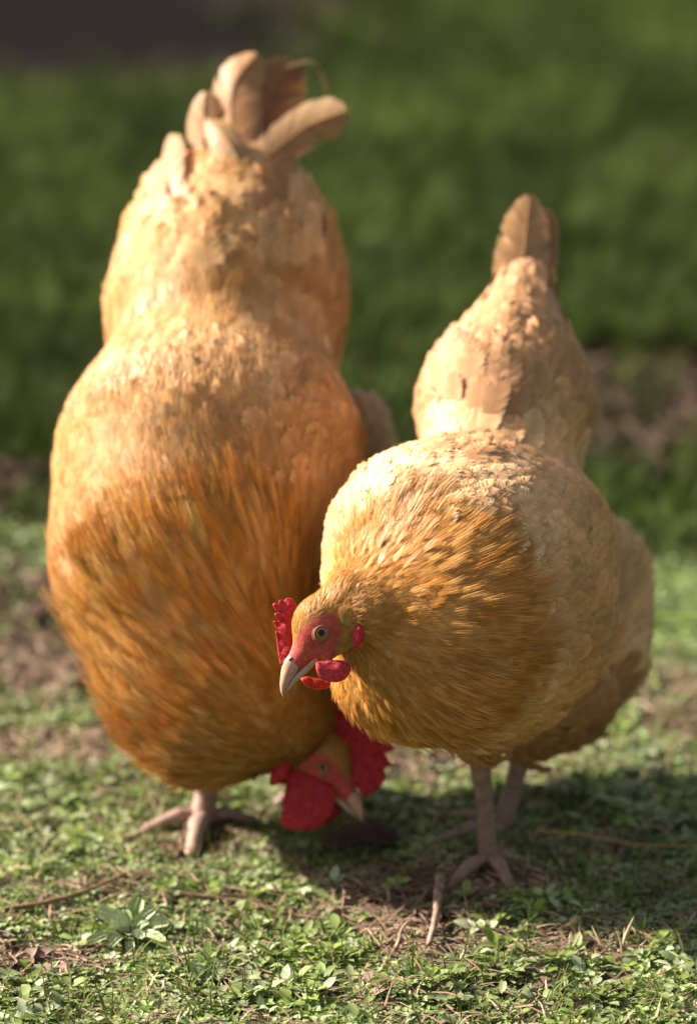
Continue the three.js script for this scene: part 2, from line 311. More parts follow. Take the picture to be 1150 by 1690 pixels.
function flesh(H, pts, thick, round, smooth, colour, s0, lean = 0) {   // a fleshy, warty, swollen sheet with an outline of photo pixels
  let L = pts.map(([x, y]) => new THREE.Vector2(...H.loc(x, y)));
  if (smooth) L = new THREE.SplineCurve([...L, L[0]]).getPoints(48).slice(0, -1);
  const box = new THREE.Box2().setFromPoints(L), n = L.length, top = box.max.y;
  const inside = (x, y) => {                   // distance to the outline, positive within
    let d = 1e9, odd = false;
    for (let i = 0, k = n - 1; i < n; k = i++) {
      const a = L[i], b = L[k], ex = b.x - a.x, ey = b.y - a.y, wx = x - a.x, wy = y - a.y, t = Math.min(1, Math.max(0, (wx * ex + wy * ey) / (ex * ex + ey * ey))), qx = wx - ex * t, qy = wy - ey * t;
      d = Math.min(d, qx * qx + qy * qy); if ((a.y > y) !== (b.y > y) && x < (b.x - a.x) * (y - a.y) / (b.y - a.y) + a.x) odd = !odd;
    }
    return odd ? Math.sqrt(d) : -Math.sqrt(d);
  };
  const memo = new Map(), T = thick / 2 + round * 0.6, at2 = (x, y) => { const k = Math.round(x * 64) * 100003 + Math.round(y * 64); let v = memo.get(k); if (v === undefined) memo.set(k, v = inside(x, y)); return v; };
  const f = (x, y, z) => {
    const d = at2(x, y), h = T * (0.62 + 0.38 * sstep(0, thick * 2.2, d)) + 0.10 * thick * noise3(x * 0.05, y * 0.05, s0), zz = Math.abs(z - s0 - lean * (top - y) - 2.2 * noise3(x * 0.035, y * 0.035, s0 + 9)), r = Math.min(T * 0.7, round);
    const a = r - d, b = zz - h + r;
    return Math.hypot(Math.max(a, 0), Math.max(b, 0)) + Math.min(Math.max(a, b), 0) - r - 0.28 * noise3(x * 0.42, y * 0.42, z * 0.42) - 0.18 * noise3(x * 0.9, y * 0.9, z * 0.9);
  };
  const m = T + 6 + Math.abs(lean) * (top - box.min.y), h = n > 60 || (box.max.x - box.min.x) > 110 ? 1.9 : 1.15;
  const g = netGeo(nets(f, V(box.min.x - 4, box.min.y - 4, s0 - m), V(box.max.x + 4, box.max.y + 4, s0 + m), h), f, (q) => { const k = 0.88 + 0.3 * noise3(q.x * 0.12, q.y * 0.12, q.z * 0.12) + 0.12 * noise3(q.x * 0.5, q.y * 0.5, q.z * 0.5); return [colour[0] * k, colour[1] * k, colour[2] * k]; }, 0.6);
  return g;
}
function mandible(path, tone) {                // [f, u, half height, half width]
  const mb = new MB(), S = 12, R = 24, n = path.length - 1; let prev = -1;
  for (let i = 0; i <= R; i++) {
    const t = i / R * n * 0.99999, k = Math.floor(t), e = t - k, q = path[k].map((v, j) => lerp(v, path[k + 1][j], e * e * (3 - 2 * e) * 0.5 + e * 0.5)), st = mb.p.length / 3;
    for (let j = 0; j < S; j++) { const a = j / S * 2 * Math.PI; const nn = 0.92 + 0.16 * noise3(q[0] * 0.07, a, 2); mb.v(q[0], q[1] + Math.sin(a) * q[2], Math.cos(a) * q[3], tone(i / R, Math.sin(a)).map((v) => v * nn)); }
    if (i) for (let j = 0; j < S; j++) { const j2 = (j + 1) % S; mb.quad(prev + j, st + j, st + j2, prev + j2); }
    prev = st;
  }
  const tipv = path[n], c = mb.v(tipv[0] + 1, tipv[1] - 0.5, 0, tone(1, 0)); for (let j = 0; j < S; j++) mb.tri(prev + j, c, prev + (j + 1) % S);
  return mb.geo();
}

// ---------------------------------------------------------------- birds
function ball(px, py, z, r) { const p = at(px, py, z); return [p, r * perPx(p)]; }
function prim(a, b, k) { const A = ball(...a), B = ball(...(b ?? a)); return [A[0], A[1], B[0].clone().add(V(1e-5, 0, 0)), B[1], k]; }
function bounds(prims) { const b = new THREE.Box3(); for (const [a, ra, c, rb] of prims) { b.expandByPoint(a.clone().addScalar(ra)); b.expandByPoint(a.clone().addScalar(-ra)); b.expandByPoint(c.clone().addScalar(rb)); b.expandByPoint(c.clone().addScalar(-rb)); } b.expandByScalar(0.02); return b; }
function flowAlong(chain, head, near, far) {
  return (p, n) => {
    const d = V(); let total = 0;
    for (let i = 0; i < chain.length - 1; i++) {
      const a = chain[i], e = chain[i + 1].clone().sub(a), l = e.lengthSq(), t = Math.min(1, Math.max(0, p.clone().sub(a).dot(e) / l)), q = a.clone().addScaledVector(e, t).distanceTo(p) + 0.01, w = Math.pow(q, -4);
      d.addScaledVector(e.normalize(), w); total += w;
    }
    d.multiplyScalar(1 / total);
    const rh = p.distanceTo(head), k = 1 - sstep(near, far, rh);
    d.lerp(p.clone().sub(head).normalize(), k);
    d.addScaledVector(n, -d.dot(n));
    return d.lengthSq() < 1e-8 ? V(0, 1, 0).addScaledVector(n, -n.y).normalize() : d.normalize();
  };
}
function scalyLeg(parent, origin, top, ankle, r0, toes, tint, spur) {
  const mid = top.clone().lerp(ankle, 0.55).add(V(0.001, 0, -0.003));
  const tone = (u, a) => { const s = 0.85 + 0.2 * noise3(u * 30, Math.cos(a) * 2, Math.sin(a) * 2) + 0.22 * (Math.abs(Math.sin(u * 34)) ** 0.5 - 0.6); return tint.map((v) => v * s); };
  const relief = (u, a) => 0.10 * (Math.abs(Math.sin(u * 34)) ** 0.5) * (0.6 + 0.4 * Math.sin(a)) + 0.03 * noise3(u * 22, Math.cos(a) * 2, Math.sin(a) * 2);
  const loc = (p) => p.clone().sub(origin);
  const leg = part('leg', limb([[loc(top), r0 * 1.25], [loc(mid), r0 * 0.88], [loc(ankle.clone().lerp(top, 0.14)), r0 * 0.98], [loc(ankle), r0 * 1.18]], 16, 64, tone, relief, 1.15), M.leg, parent);
  for (const [tip, bend, r] of toes) {
    const a = ankle.clone(), m = a.clone().lerp(tip, 0.5); m.y += bend; const end = tip.clone(); const dir = tip.clone().sub(m).normalize();
    const claw = end.clone().addScaledVector(dir, r * 1.7).add(V(0, -r * 0.5, 0)), claw2 = end.clone().addScaledVector(dir, r * 3.0).add(V(0, -r * 1.3, 0));
    const toeRelief = (u, ang) => 0.09 * (Math.abs(Math.sin(u * 26)) ** 0.6) * (0.5 + 0.5 * Math.sin(ang)) + 0.10 * Math.sin(u * 13 + 1);
    const g = limb([[loc(a), r * 1.25], [loc(a.clone().lerp(m, 0.6).add(V(0, bend * 0.3, 0))), r * 1.1], [loc(m), r], [loc(end), r * 0.82]], 12, 44, tone, toeRelief, 0.9);
    const c = limb([[loc(end), r * 0.62], [loc(claw), r * 0.42], [loc(claw2), r * 0.08]], 8, 10, () => [0.42, 0.33, 0.27]);
    part('toe', mergeGeometries([g, c]), M.leg, leg);
  }
  return leg;
}

function buildBird(B) {
  const { H, origin } = B, r = rngOf(B.seed), root = thing(B.name, B.label, 'chicken', origin, B.group);
  const field = coneField(B.prims), bb = bounds(B.prims), net = nets(field, bb.min, bb.max, 0.0055), pick = sampler(net), flow = flowAlong(B.chain, B.headPt, ...B.fan);
  // the head on a grid of its own, in head pixels
  const hp = B.skull.map(([a, ra, b, rb]) => [V(...a), ra, V(...b).add(V(0.01, 0, 0)), rb, 14]);
  const hf0 = coneField(hp), hf = (x, y, z) => hf0(x, y, z * 1.22), hnet = nets(hf, V(-120, -95, -75), V(100, 100, 75), 3.2);
  const faceAt = (f, u) => B.face(f, u);
  const headGeo = toWorld(netGeo(hnet, hf, (p) => { const k = faceAt(p.x, p.y), n = 0.85 + 0.35 * fbm(p.x * 0.09, p.y * 0.09, p.z * 0.09); return mix3([0.42, 0.22, 0.06], [0.50 * n, 0.08 * n, 0.07 * n], k); }, 1), H, origin);
  const bodyGeo = netGeo(net, field, () => [0.54, 0.33, 0.16], 0.002); bodyGeo.translate(-origin.x, -origin.y, -origin.z);
  part('body', mergeGeometries([bodyGeo, headGeo]), M.skin, root);
  // comb, wattles, lobes, beak, eyes
  part('comb', toWorld(flesh(H, B.comb, B.combThick, B.combRound, false, B.red, B.combS ?? 0), H, origin), M.comb, root);
  for (const [pts, thick, s0, lean, colour] of B.wattles) part('wattle', toWorld(flesh(H, pts, thick, thick * 0.7, true, colour, s0, lean), H, origin), M.comb, root);
  for (const [pts, thick, s0] of B.lobes) part('earlobe', toWorld(flesh(H, pts, thick, thick * 0.8, true, B.red, s0, 0), H, origin), M.comb, root);
  const hornTone = (t, up) => mix3(mix3([0.52, 0.33, 0.25], [0.54, 0.27, 0.17], up * 0.5 + 0.5), [0.50, 0.29, 0.17], t * t);  // more orange toward the top: backlight through the horn, painted in
  const beak = part('beak', toWorld(mandible(B.upper, hornTone), H, origin), M.horn, root);
  part('lower_beak', toWorld(mandible(B.lower, (t) => mix3([0.50, 0.36, 0.28], [0.46, 0.33, 0.23], t)), H, origin), M.horn, beak);
  for (const s of [-1, 1]) {
    const nb = new THREE.SphereGeometry(3.2, 10, 8); nb.scale(1.7, 0.6, 0.5); nb.rotateZ(0.35); nb.translate(B.nostril[0], B.nostril[1], s * B.nostril[2]);
    part('nostril', toWorld(paint(nb, () => [0.10, 0.03, 0.03]), H, origin), M.skin, beak);
  }
  for (const s of [1, -1]) {
    const R = B.eyeR, e = new THREE.SphereGeometry(R, 40, 32); e.rotateX(Math.PI / 2); e.scale(1, 1, 0.62);
    paint(e, (x, y, z) => { const q = Math.hypot(x, y) / R, n = 1 + 0.25 * noise3(Math.atan2(y, x) * 3, q * 3, 1); return q < 0.45 ? [0.002, 0.002, 0.002] : q < 0.50 ? [0.03, 0.018, 0.008] : q < 0.86 ? [0.36 * n, 0.175 * n, 0.035 * n] : [0.04, 0.02, 0.012]; });
    e.translate(0, 0, s * B.eyeS);
    const eye = part('eye', toWorld(e, H, origin), M.eye, root);
    for (const [rr, tube, dz] of [[R * 1.0, R * 0.17, R * 0.36], [R * 1.22, R * 0.15, R * 0.2]]) {
      const lid = new THREE.TorusGeometry(rr, tube, 10, 40); lid.scale(1.08, 0.92, 1); lid.translate(0, 0, s * (B.eyeS + dz));
      part('eyelid', toWorld(paint(lid, (x, y) => { const n = 0.9 + 0.2 * noise3(x * 0.5, y * 0.5, 3); return rr > R ? [0.36 * n, 0.085 * n, 0.07 * n] : [0.28 * n, 0.14 * n, 0.07 * n]; }), H, origin), M.skin, eye);
    }
  }
  for (const L of B.legs) scalyLeg(root, origin, ...L);
  // a z of null means: lying on the plumage there
  const lie = (x, y, up) => { const d = rayAt(x, y).normalize(), p = camera.position.clone().addScaledVector(d, 2.3); for (let k = 0; k < 160; k++) { const e = field(p.x, p.y, p.z); if (e < 0.0005) return p.addScaledVector(gradOf(field, p), up); p.addScaledVector(d, e * 0.8); } return at(x, y, B.tailZ); };
  for (const T of B.tail) { const P = T.pts.map(([x, y, z, up = 0.002]) => z === null ? lie(x, y, up) : at(x, y, z)); part('tail_feather', barbedFeather(P.map((q) => q.clone().sub(origin)), T.w * perPx(P[0]), T.face ?? V(0, 0.25, 1).normalize(), T), M.tail, root); }

  // plumage
  const lists = { vane: [], puff: [], hackle: [], down: [] };
  const kindAt = B.kindAt, taken = new Map();
  for (let k = 0; k < B.count; k++) {
    const p = pick(r), n = gradOf(field, p); if (n.y < -0.97) continue;
    const t = flow(p, n), K = kindAt(p, n, r); if (!K) continue;
    if (K.gap) {                               // feathers sit in spaced follicles
      const cx = Math.floor(p.x / K.gap), cy = Math.floor(p.y / K.gap), cz = Math.floor(p.z / K.gap); let near = false;
      for (let i = -1; i < 2 && !near; i++) for (let j = -1; j < 2 && !near; j++) for (let l = -1; l < 2 && !near; l++) for (const q of taken.get(`${K.gap},${cx + i},${cy + j},${cz + l}`) ?? []) if (q.distanceToSquared(p) < K.gap * K.gap) { near = true; break; }
      if (near) continue;
      const key = `${K.gap},${cx},${cy},${cz}`; taken.has(key) ? taken.get(key).push(p.clone()) : taken.set(key, [p.clone()]);
    }
    const yaw = (r() - 0.5) * K.wild; t.applyAxisAngle(n, yaw);
    const len = K.len * (0.8 + 0.4 * r()), e = p.clone().addScaledVector(t, len), de = Math.min(field(e.x, e.y, e.z), len * (K.cap ?? 0.5)), [ba, bb2] = BEND[K.type];
    const zs = Math.min(3.2 * len, Math.max(0.35 * len, de / bb2)), sinl = (K.rise - de + 0.0015 - zs * (ba - bb2)) / len;
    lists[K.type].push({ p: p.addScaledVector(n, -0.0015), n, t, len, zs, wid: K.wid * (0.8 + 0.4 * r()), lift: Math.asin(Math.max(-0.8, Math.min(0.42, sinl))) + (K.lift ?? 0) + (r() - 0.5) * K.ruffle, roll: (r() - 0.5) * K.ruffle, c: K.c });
  }
  // the head's short feathers
  const hpick = sampler(hnet), Mw = new THREE.Matrix4().makeBasis(H.f, H.u, H.s).scale(V(H.px, H.px, H.px)).setPosition(H.O), hlist = [];
  for (let k = 0; k < B.headCount; k++) {
    const q = hpick(r), g = gradOf(hf, q, 1), face = faceAt(q.x, q.y); if (r() < face * 0.965 || q.x > 62 || Math.hypot(q.x, q.y) < B.eyeR * 1.5) continue;
    const t = V(-1, 0.12 + 0.3 * (q.y > 30 ? 1 : -0.4), 0); t.addScaledVector(g, -t.dot(g)).normalize();
    const n = H.f.clone().multiplyScalar(g.x).addScaledVector(H.u, g.y).addScaledVector(H.s, g.z).normalize(), tw = H.f.clone().multiplyScalar(t.x).addScaledVector(H.u, t.y).addScaledVector(H.s, t.z).normalize();
    tw.applyAxisAngle(n, (r() - 0.5) * 0.7);
    const back = sstep(20, -60, q.x), b = 0.7 + 0.5 * r();
    hlist.push({ p: q.clone().applyMatrix4(Mw), n, t: tw, len: lerp(0.0045, 0.013, back) * (0.7 + 0.6 * r()) * (1 - 0.4 * face), wid: lerp(0.0013, 0.0024, back), lift: 0.04 + 0.12 * r(), roll: 0, c: B.hackC.map((v) => v * b * (1 - face * 0.25)) });
  }
  scatter('head_feathers', HACK, hlist, M.hair, root, origin);
  // the tuft over the ear
  const tuft = [], tc = H.w(...B.tuft);
  for (let k = 0; k < 260; k++) {
    const a = r() * 6.283, q = Math.sqrt(r()), p = tc.clone().addScaledVector(H.f, Math.cos(a) * q * 7 * H.px).addScaledVector(H.u, Math.sin(a) * q * 10 * H.px);
    const t = H.f.clone().multiplyScalar(-0.5 - 0.5 * r()).addScaledVector(H.u, 0.55 * B.tuftUp + (r() - 0.5) * 0.6).addScaledVector(H.s, 0.25).normalize(), n = H.s.clone().addScaledVector(t, -H.s.dot(t)).normalize();
    tuft.push({ p, n, t, len: (0.009 + 0.006 * r()), wid: 0.0018, lift: 0.05 + 0.4 * r(), roll: 0, c: [0.64, 0.38, 0.16].map((v) => v * (0.75 + 0.5 * r())) });
  }
  scatter('ear_tuft', HACK.slice(0, 2), tuft, M.hair, root, origin);
  scatter('body_feathers', VANES, lists.vane, M.feather, root, origin);
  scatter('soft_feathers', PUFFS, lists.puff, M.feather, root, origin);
  scatter('neck_feathers', HACK, lists.hackle, M.hair, root, origin);
  scatter('down', HAIR, lists.down, M.hair, root, origin);
  return root;
}

// ---- the hen
{
  const foot = onGround(805, 1440);
  const H = headFrame([530, 1045], 0.125, [-0.62, 0.78], 0.12);
  const T = 8;
  const prims = [
    prim([764, 950, -0.005, 222 - T], [798, 1012, -0.01, 220 - T], 0.03),
    prim([870, 898, -0.07, 147 - T], [692, 892, -0.02, 142 - T], 0.04),
    prim([832, 674, -0.18, 153 - T], [834, 652, -0.205, 108 - T], 0.04),
    prim([812, 768, -0.125, 112 - T], null, 0.035),
    prim([846, 606, -0.222, 84], [867, 468, -0.286, 40], 0.06),
    prim([720, 1060, 0.055, 165 - T], null, 0.04),
    prim([596, 1003, 0.094, 56], [690, 1035, 0.06, 158 - T], 0.04),
    prim([640, 1110, 0.07, 84 - T], null, 0.03),
    prim([966, 955, -0.185, 105], [974, 1078, -0.16, 93], 0.012),
    prim([925, 1150, -0.10, 86], null, 0.03),
    prim([787, 1175, 0.012, 66], [790, 1236, 0.008, 26], 0.03),
    prim([872, 1175, -0.07, 72], [862, 1238, -0.08, 24], 0.03),
  ];
  const head = H.w(-20, 0, 0), nape = at(680, 1045, 0.10), tailDir = at(868, 400, -0.3).sub(at(832, 650, -0.2)).normalize();
  const kindAt = (p, n, r) => {
    const q = p.distanceTo(head), nz = fbm(p.x * 14, p.y * 14, p.z * 14), nf = fbm(p.x * 45, p.y * 45, p.z * 45, 2);
    const hack = 1 - sstep(0.080, 0.120, Math.min(p.distanceTo(nape), q + 0.035) + nz * 0.012 + nf * 0.006), rump = sstep(-0.10, -0.16, p.z - (p.y - 0.30) * 0.15), fluff = sstep(0.125, 0.15, p.x - 0.02) * sstep(-0.10, -0.125, p.z) * (p.y < 0.33 ? 1 : 0);
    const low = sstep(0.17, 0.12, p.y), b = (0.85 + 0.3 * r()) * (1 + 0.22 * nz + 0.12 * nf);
    if (r() < hack * 1.1 - 0.05) {
      const L = lerp(0.014, 0.034, sstep(0.03, 0.12, q));
      return { type: 'hackle', len: L, wid: lerp(0.0040, 0.0070, sstep(0.03, 0.12, q)), rise: lerp(0.0012, 0.0022, sstep(0.03, 0.1, q)), lift: r() < 0.03 ? 0.22 : 0, ruffle: 0.09, wild: 0.24, c: mix3([0.54, 0.235, 0.040], [0.68, 0.36, 0.11], sstep(-0.5, 0.6, noise3((p.x - head.x) / q * 16, (p.y - head.y) / q * 16, (p.z - head.z) / q * 16 + q * 12) + r() - 0.5)).map((v, m) => lerp([0.70, 0.44, 0.23][m], v, sstep(0.2, 1, hack)) * b) };
    }
    if (r() < 0.35) return null;
    if (r() < 0.40) return { type: 'down', len: 0.012, wid: 0.00032, rise: 0.004, ruffle: 0.3, wild: 1.0, c: [0.70, 0.45, 0.22].map((v) => v * b) };
    if (r() < 0.62) return null;
    if (fluff > 0.5) return { type: 'puff', gap: 0.0062, len: 0.032, wid: 0.020, rise: 0.003, ruffle: 0.16, wild: 0.5, c: [0.76, 0.50, 0.26].map((v) => v * b) };
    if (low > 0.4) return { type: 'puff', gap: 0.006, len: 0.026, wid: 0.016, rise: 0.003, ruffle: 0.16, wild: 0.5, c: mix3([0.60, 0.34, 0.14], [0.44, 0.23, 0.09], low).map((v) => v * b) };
    if (p.y > 0.40 && n.dot(tailDir) > 0.82) return null;
    if (p.y > 0.372 + 0.01 * nf) return { type: 'vane', gap: 0.0088, len: 0.044, wid: 0.024, rise: 0.0045, cap: p.y > 0.42 ? 0.16 : 0.5, ruffle: 0.12, wild: 0.22, c: [0.58, 0.33, 0.17].map((v) => v * b) };
    if (rump > 0.5) return { type: r() < 0.5 ? 'puff' : 'vane', gap: 0.0060, len: 0.020, wid: 0.015, rise: 0.003, ruffle: 0.16, wild: 0.5, c: [0.58, 0.34, 0.18].map((v) => v * b) };
    const pale = sstep(-0.5, 0.7, nf * 0.3 + nz * 0.4 + (p.y - 0.27) * 2.5 + (r() - 0.5) * 0.5);
    return { type: 'vane', gap: 0.0072, len: 0.030, wid: 0.0195, rise: 0.0022, ruffle: 0.12, wild: 0.34, c: mix3([0.66, 0.355, 0.135], [0.80, 0.565, 0.345], pale * (1 - 0.75 * sstep(0.10, 0.19, p.x))).map((v) => v * b) };  // less cream toward the right flank: its shade is put into the colour
  };
  const legTint = [0.30, 0.20, 0.155];
  const g = (x, y, dy = 0.006) => { const p = onGround(x, y); p.y += dy; return p; };
  buildBird({
    name: 'hen', label: 'buff hen standing upright with head turned sideways and a small red comb', seed: 11, origin: foot, H, prims, headPt: head, fan: [0.10, 0.24],
    chain: [head, at(690, 1040, 0.05), at(790, 930, -0.03), at(830, 665, -0.2), at(868, 400, -0.3)],
    skull: [[[-8, 12, 0], 43, [-8, 12, 0], 43], [[-5, 2, 0], 40, [52, 2, 0], 20], [[-20, 5, 0], 44, [-70, -4, 0], 46], [[8, -20, 0], 24, [-25, -26, 0], 30], [[18, -24, 22], 9, [30, -42, 27], 7]],
    face: (f, u) => { const d = Math.hypot((f - 10) / 58, (u + 2) / 36), e = Math.min(Math.hypot((f - 48) / 34, (u - 2) / 24), Math.hypot((f - 26) / 24, (u + 34) / 20)); return Math.max(1 - sstep(0.75, 1.05, d), 1 - sstep(0.7, 1.1, e)); },
    comb: [[489, 1072], [487, 1040], [488, 1015], [492, 998], [488, 988], [481, 984], [474, 985], [471, 990], [467, 987], [462, 988], [462, 994], [455, 993], [451, 996], [456, 1004], [463, 1010], [458, 1009], [454, 1011], [457, 1017], [462, 1024], [456, 1022], [452, 1024], [457, 1033], [463, 1041], [457, 1038], [456, 1041], [458, 1050], [459, 1062], [461, 1078], [464, 1094], [470, 1098], [480, 1092]],
    combThick: 6, combRound: 1.7, combS: 0, red: [0.72, 0.05, 0.055],
    wattles: [[[[521, 1103], [523, 1092], [540, 1090], [560, 1089], [576, 1093], [579, 1106], [572, 1119], [556, 1126], [538, 1124], [526, 1117]], 8, 26, 0.05, [0.60, 0.06, 0.075]], [[[498, 1117], [510, 1114], [530, 1118], [548, 1122], [545, 1133], [528, 1137], [512, 1132], [502, 1124]], 6, -16, 0.0, [0.75, 0.07, 0.03]]],  // orange red of the far wattle puts its backlight into the colour
    lobes: [[[[583, 1068], [581, 1052], [586, 1038], [592, 1030], [599, 1036], [600, 1050], [596, 1062], [589, 1071]], 6, 37], [[[583, 1068], [581, 1052], [586, 1038], [592, 1030], [599, 1036], [600, 1050], [596, 1062], [589, 1071]], 6, -40]],
    upper: [[54, 6, 15, 14], [72, 5, 15.5, 13], [90, 0, 11.5, 10], [106, -6, 7, 6.5], [115, -11, 3, 3], [119, -16, 0.6, 0.6]],
    lower: [[30, -20, 5, 14], [60, -17, 6, 11], [85, -14, 5, 7.5], [103, -15, 3, 4], [110, -15, 0.6, 0.6]],
    nostril: [62, 12, 12], eyeR: 11.6, eyeS: 33.5,
    tuft: [-40, -20, 42], tuftUp: 1, hackC: [0.68, 0.36, 0.10],
    legs: [
      [at(787, 1225, 0.004), g(806, 1436, 0.010), 0.0072, [[g(732, 1490, 0.007), 0.007, 0.0056], [g(844, 1482, 0.007), 0.007, 0.0056], [g(864, 1436, 0.007), 0.005, 0.005], [g(798, 1402), 0.003, 0.004]], legTint],
      [at(864, 1228, -0.08), g(828, 1384, 0.010), 0.007, [[g(690, 1418, 0.007), 0.008, 0.005], [g(704, 1362, 0.007), 0.007, 0.005], [g(790, 1420), 0.006, 0.005], [g(850, 1362), 0.004, 0.004]], [0.32, 0.22, 0.18]],
    ],
    tailZ: -0.26, tail: [
      { pts: [[862, 560, -0.25], [862, 440, -0.28], [873, 322, -0.31]], w: 100, c: [0.68, 0.41, 0.20], cup: 0.22, seed: 3, tip: 0.45, base: 0.9 },
      { pts: [[885, 560, -0.258], [902, 450, -0.288], [913, 360, -0.315]], w: 62, c: [0.46, 0.25, 0.12], cup: 0.15, seed: 4, tip: 0.5, face: V(0.7, 0.2, 0.6).normalize() },
      { pts: [[880, 560, -0.262], [893, 440, -0.292], [905, 345, -0.318]], w: 66, c: [0.54, 0.30, 0.14], cup: 0.15, seed: 14, tip: 0.5, face: V(0.35, 0.2, 0.9).normalize() },
      { pts: [[850, 560, -0.256], [846, 450, -0.286], [853, 345, -0.312]], w: 60, c: [0.62, 0.37, 0.18], cup: 0.15, seed: 18, tip: 0.5, face: V(-0.5, 0.2, 0.8).normalize() },
    ],
    kindAt, count: 150000, headCount: 12000,
  });
}
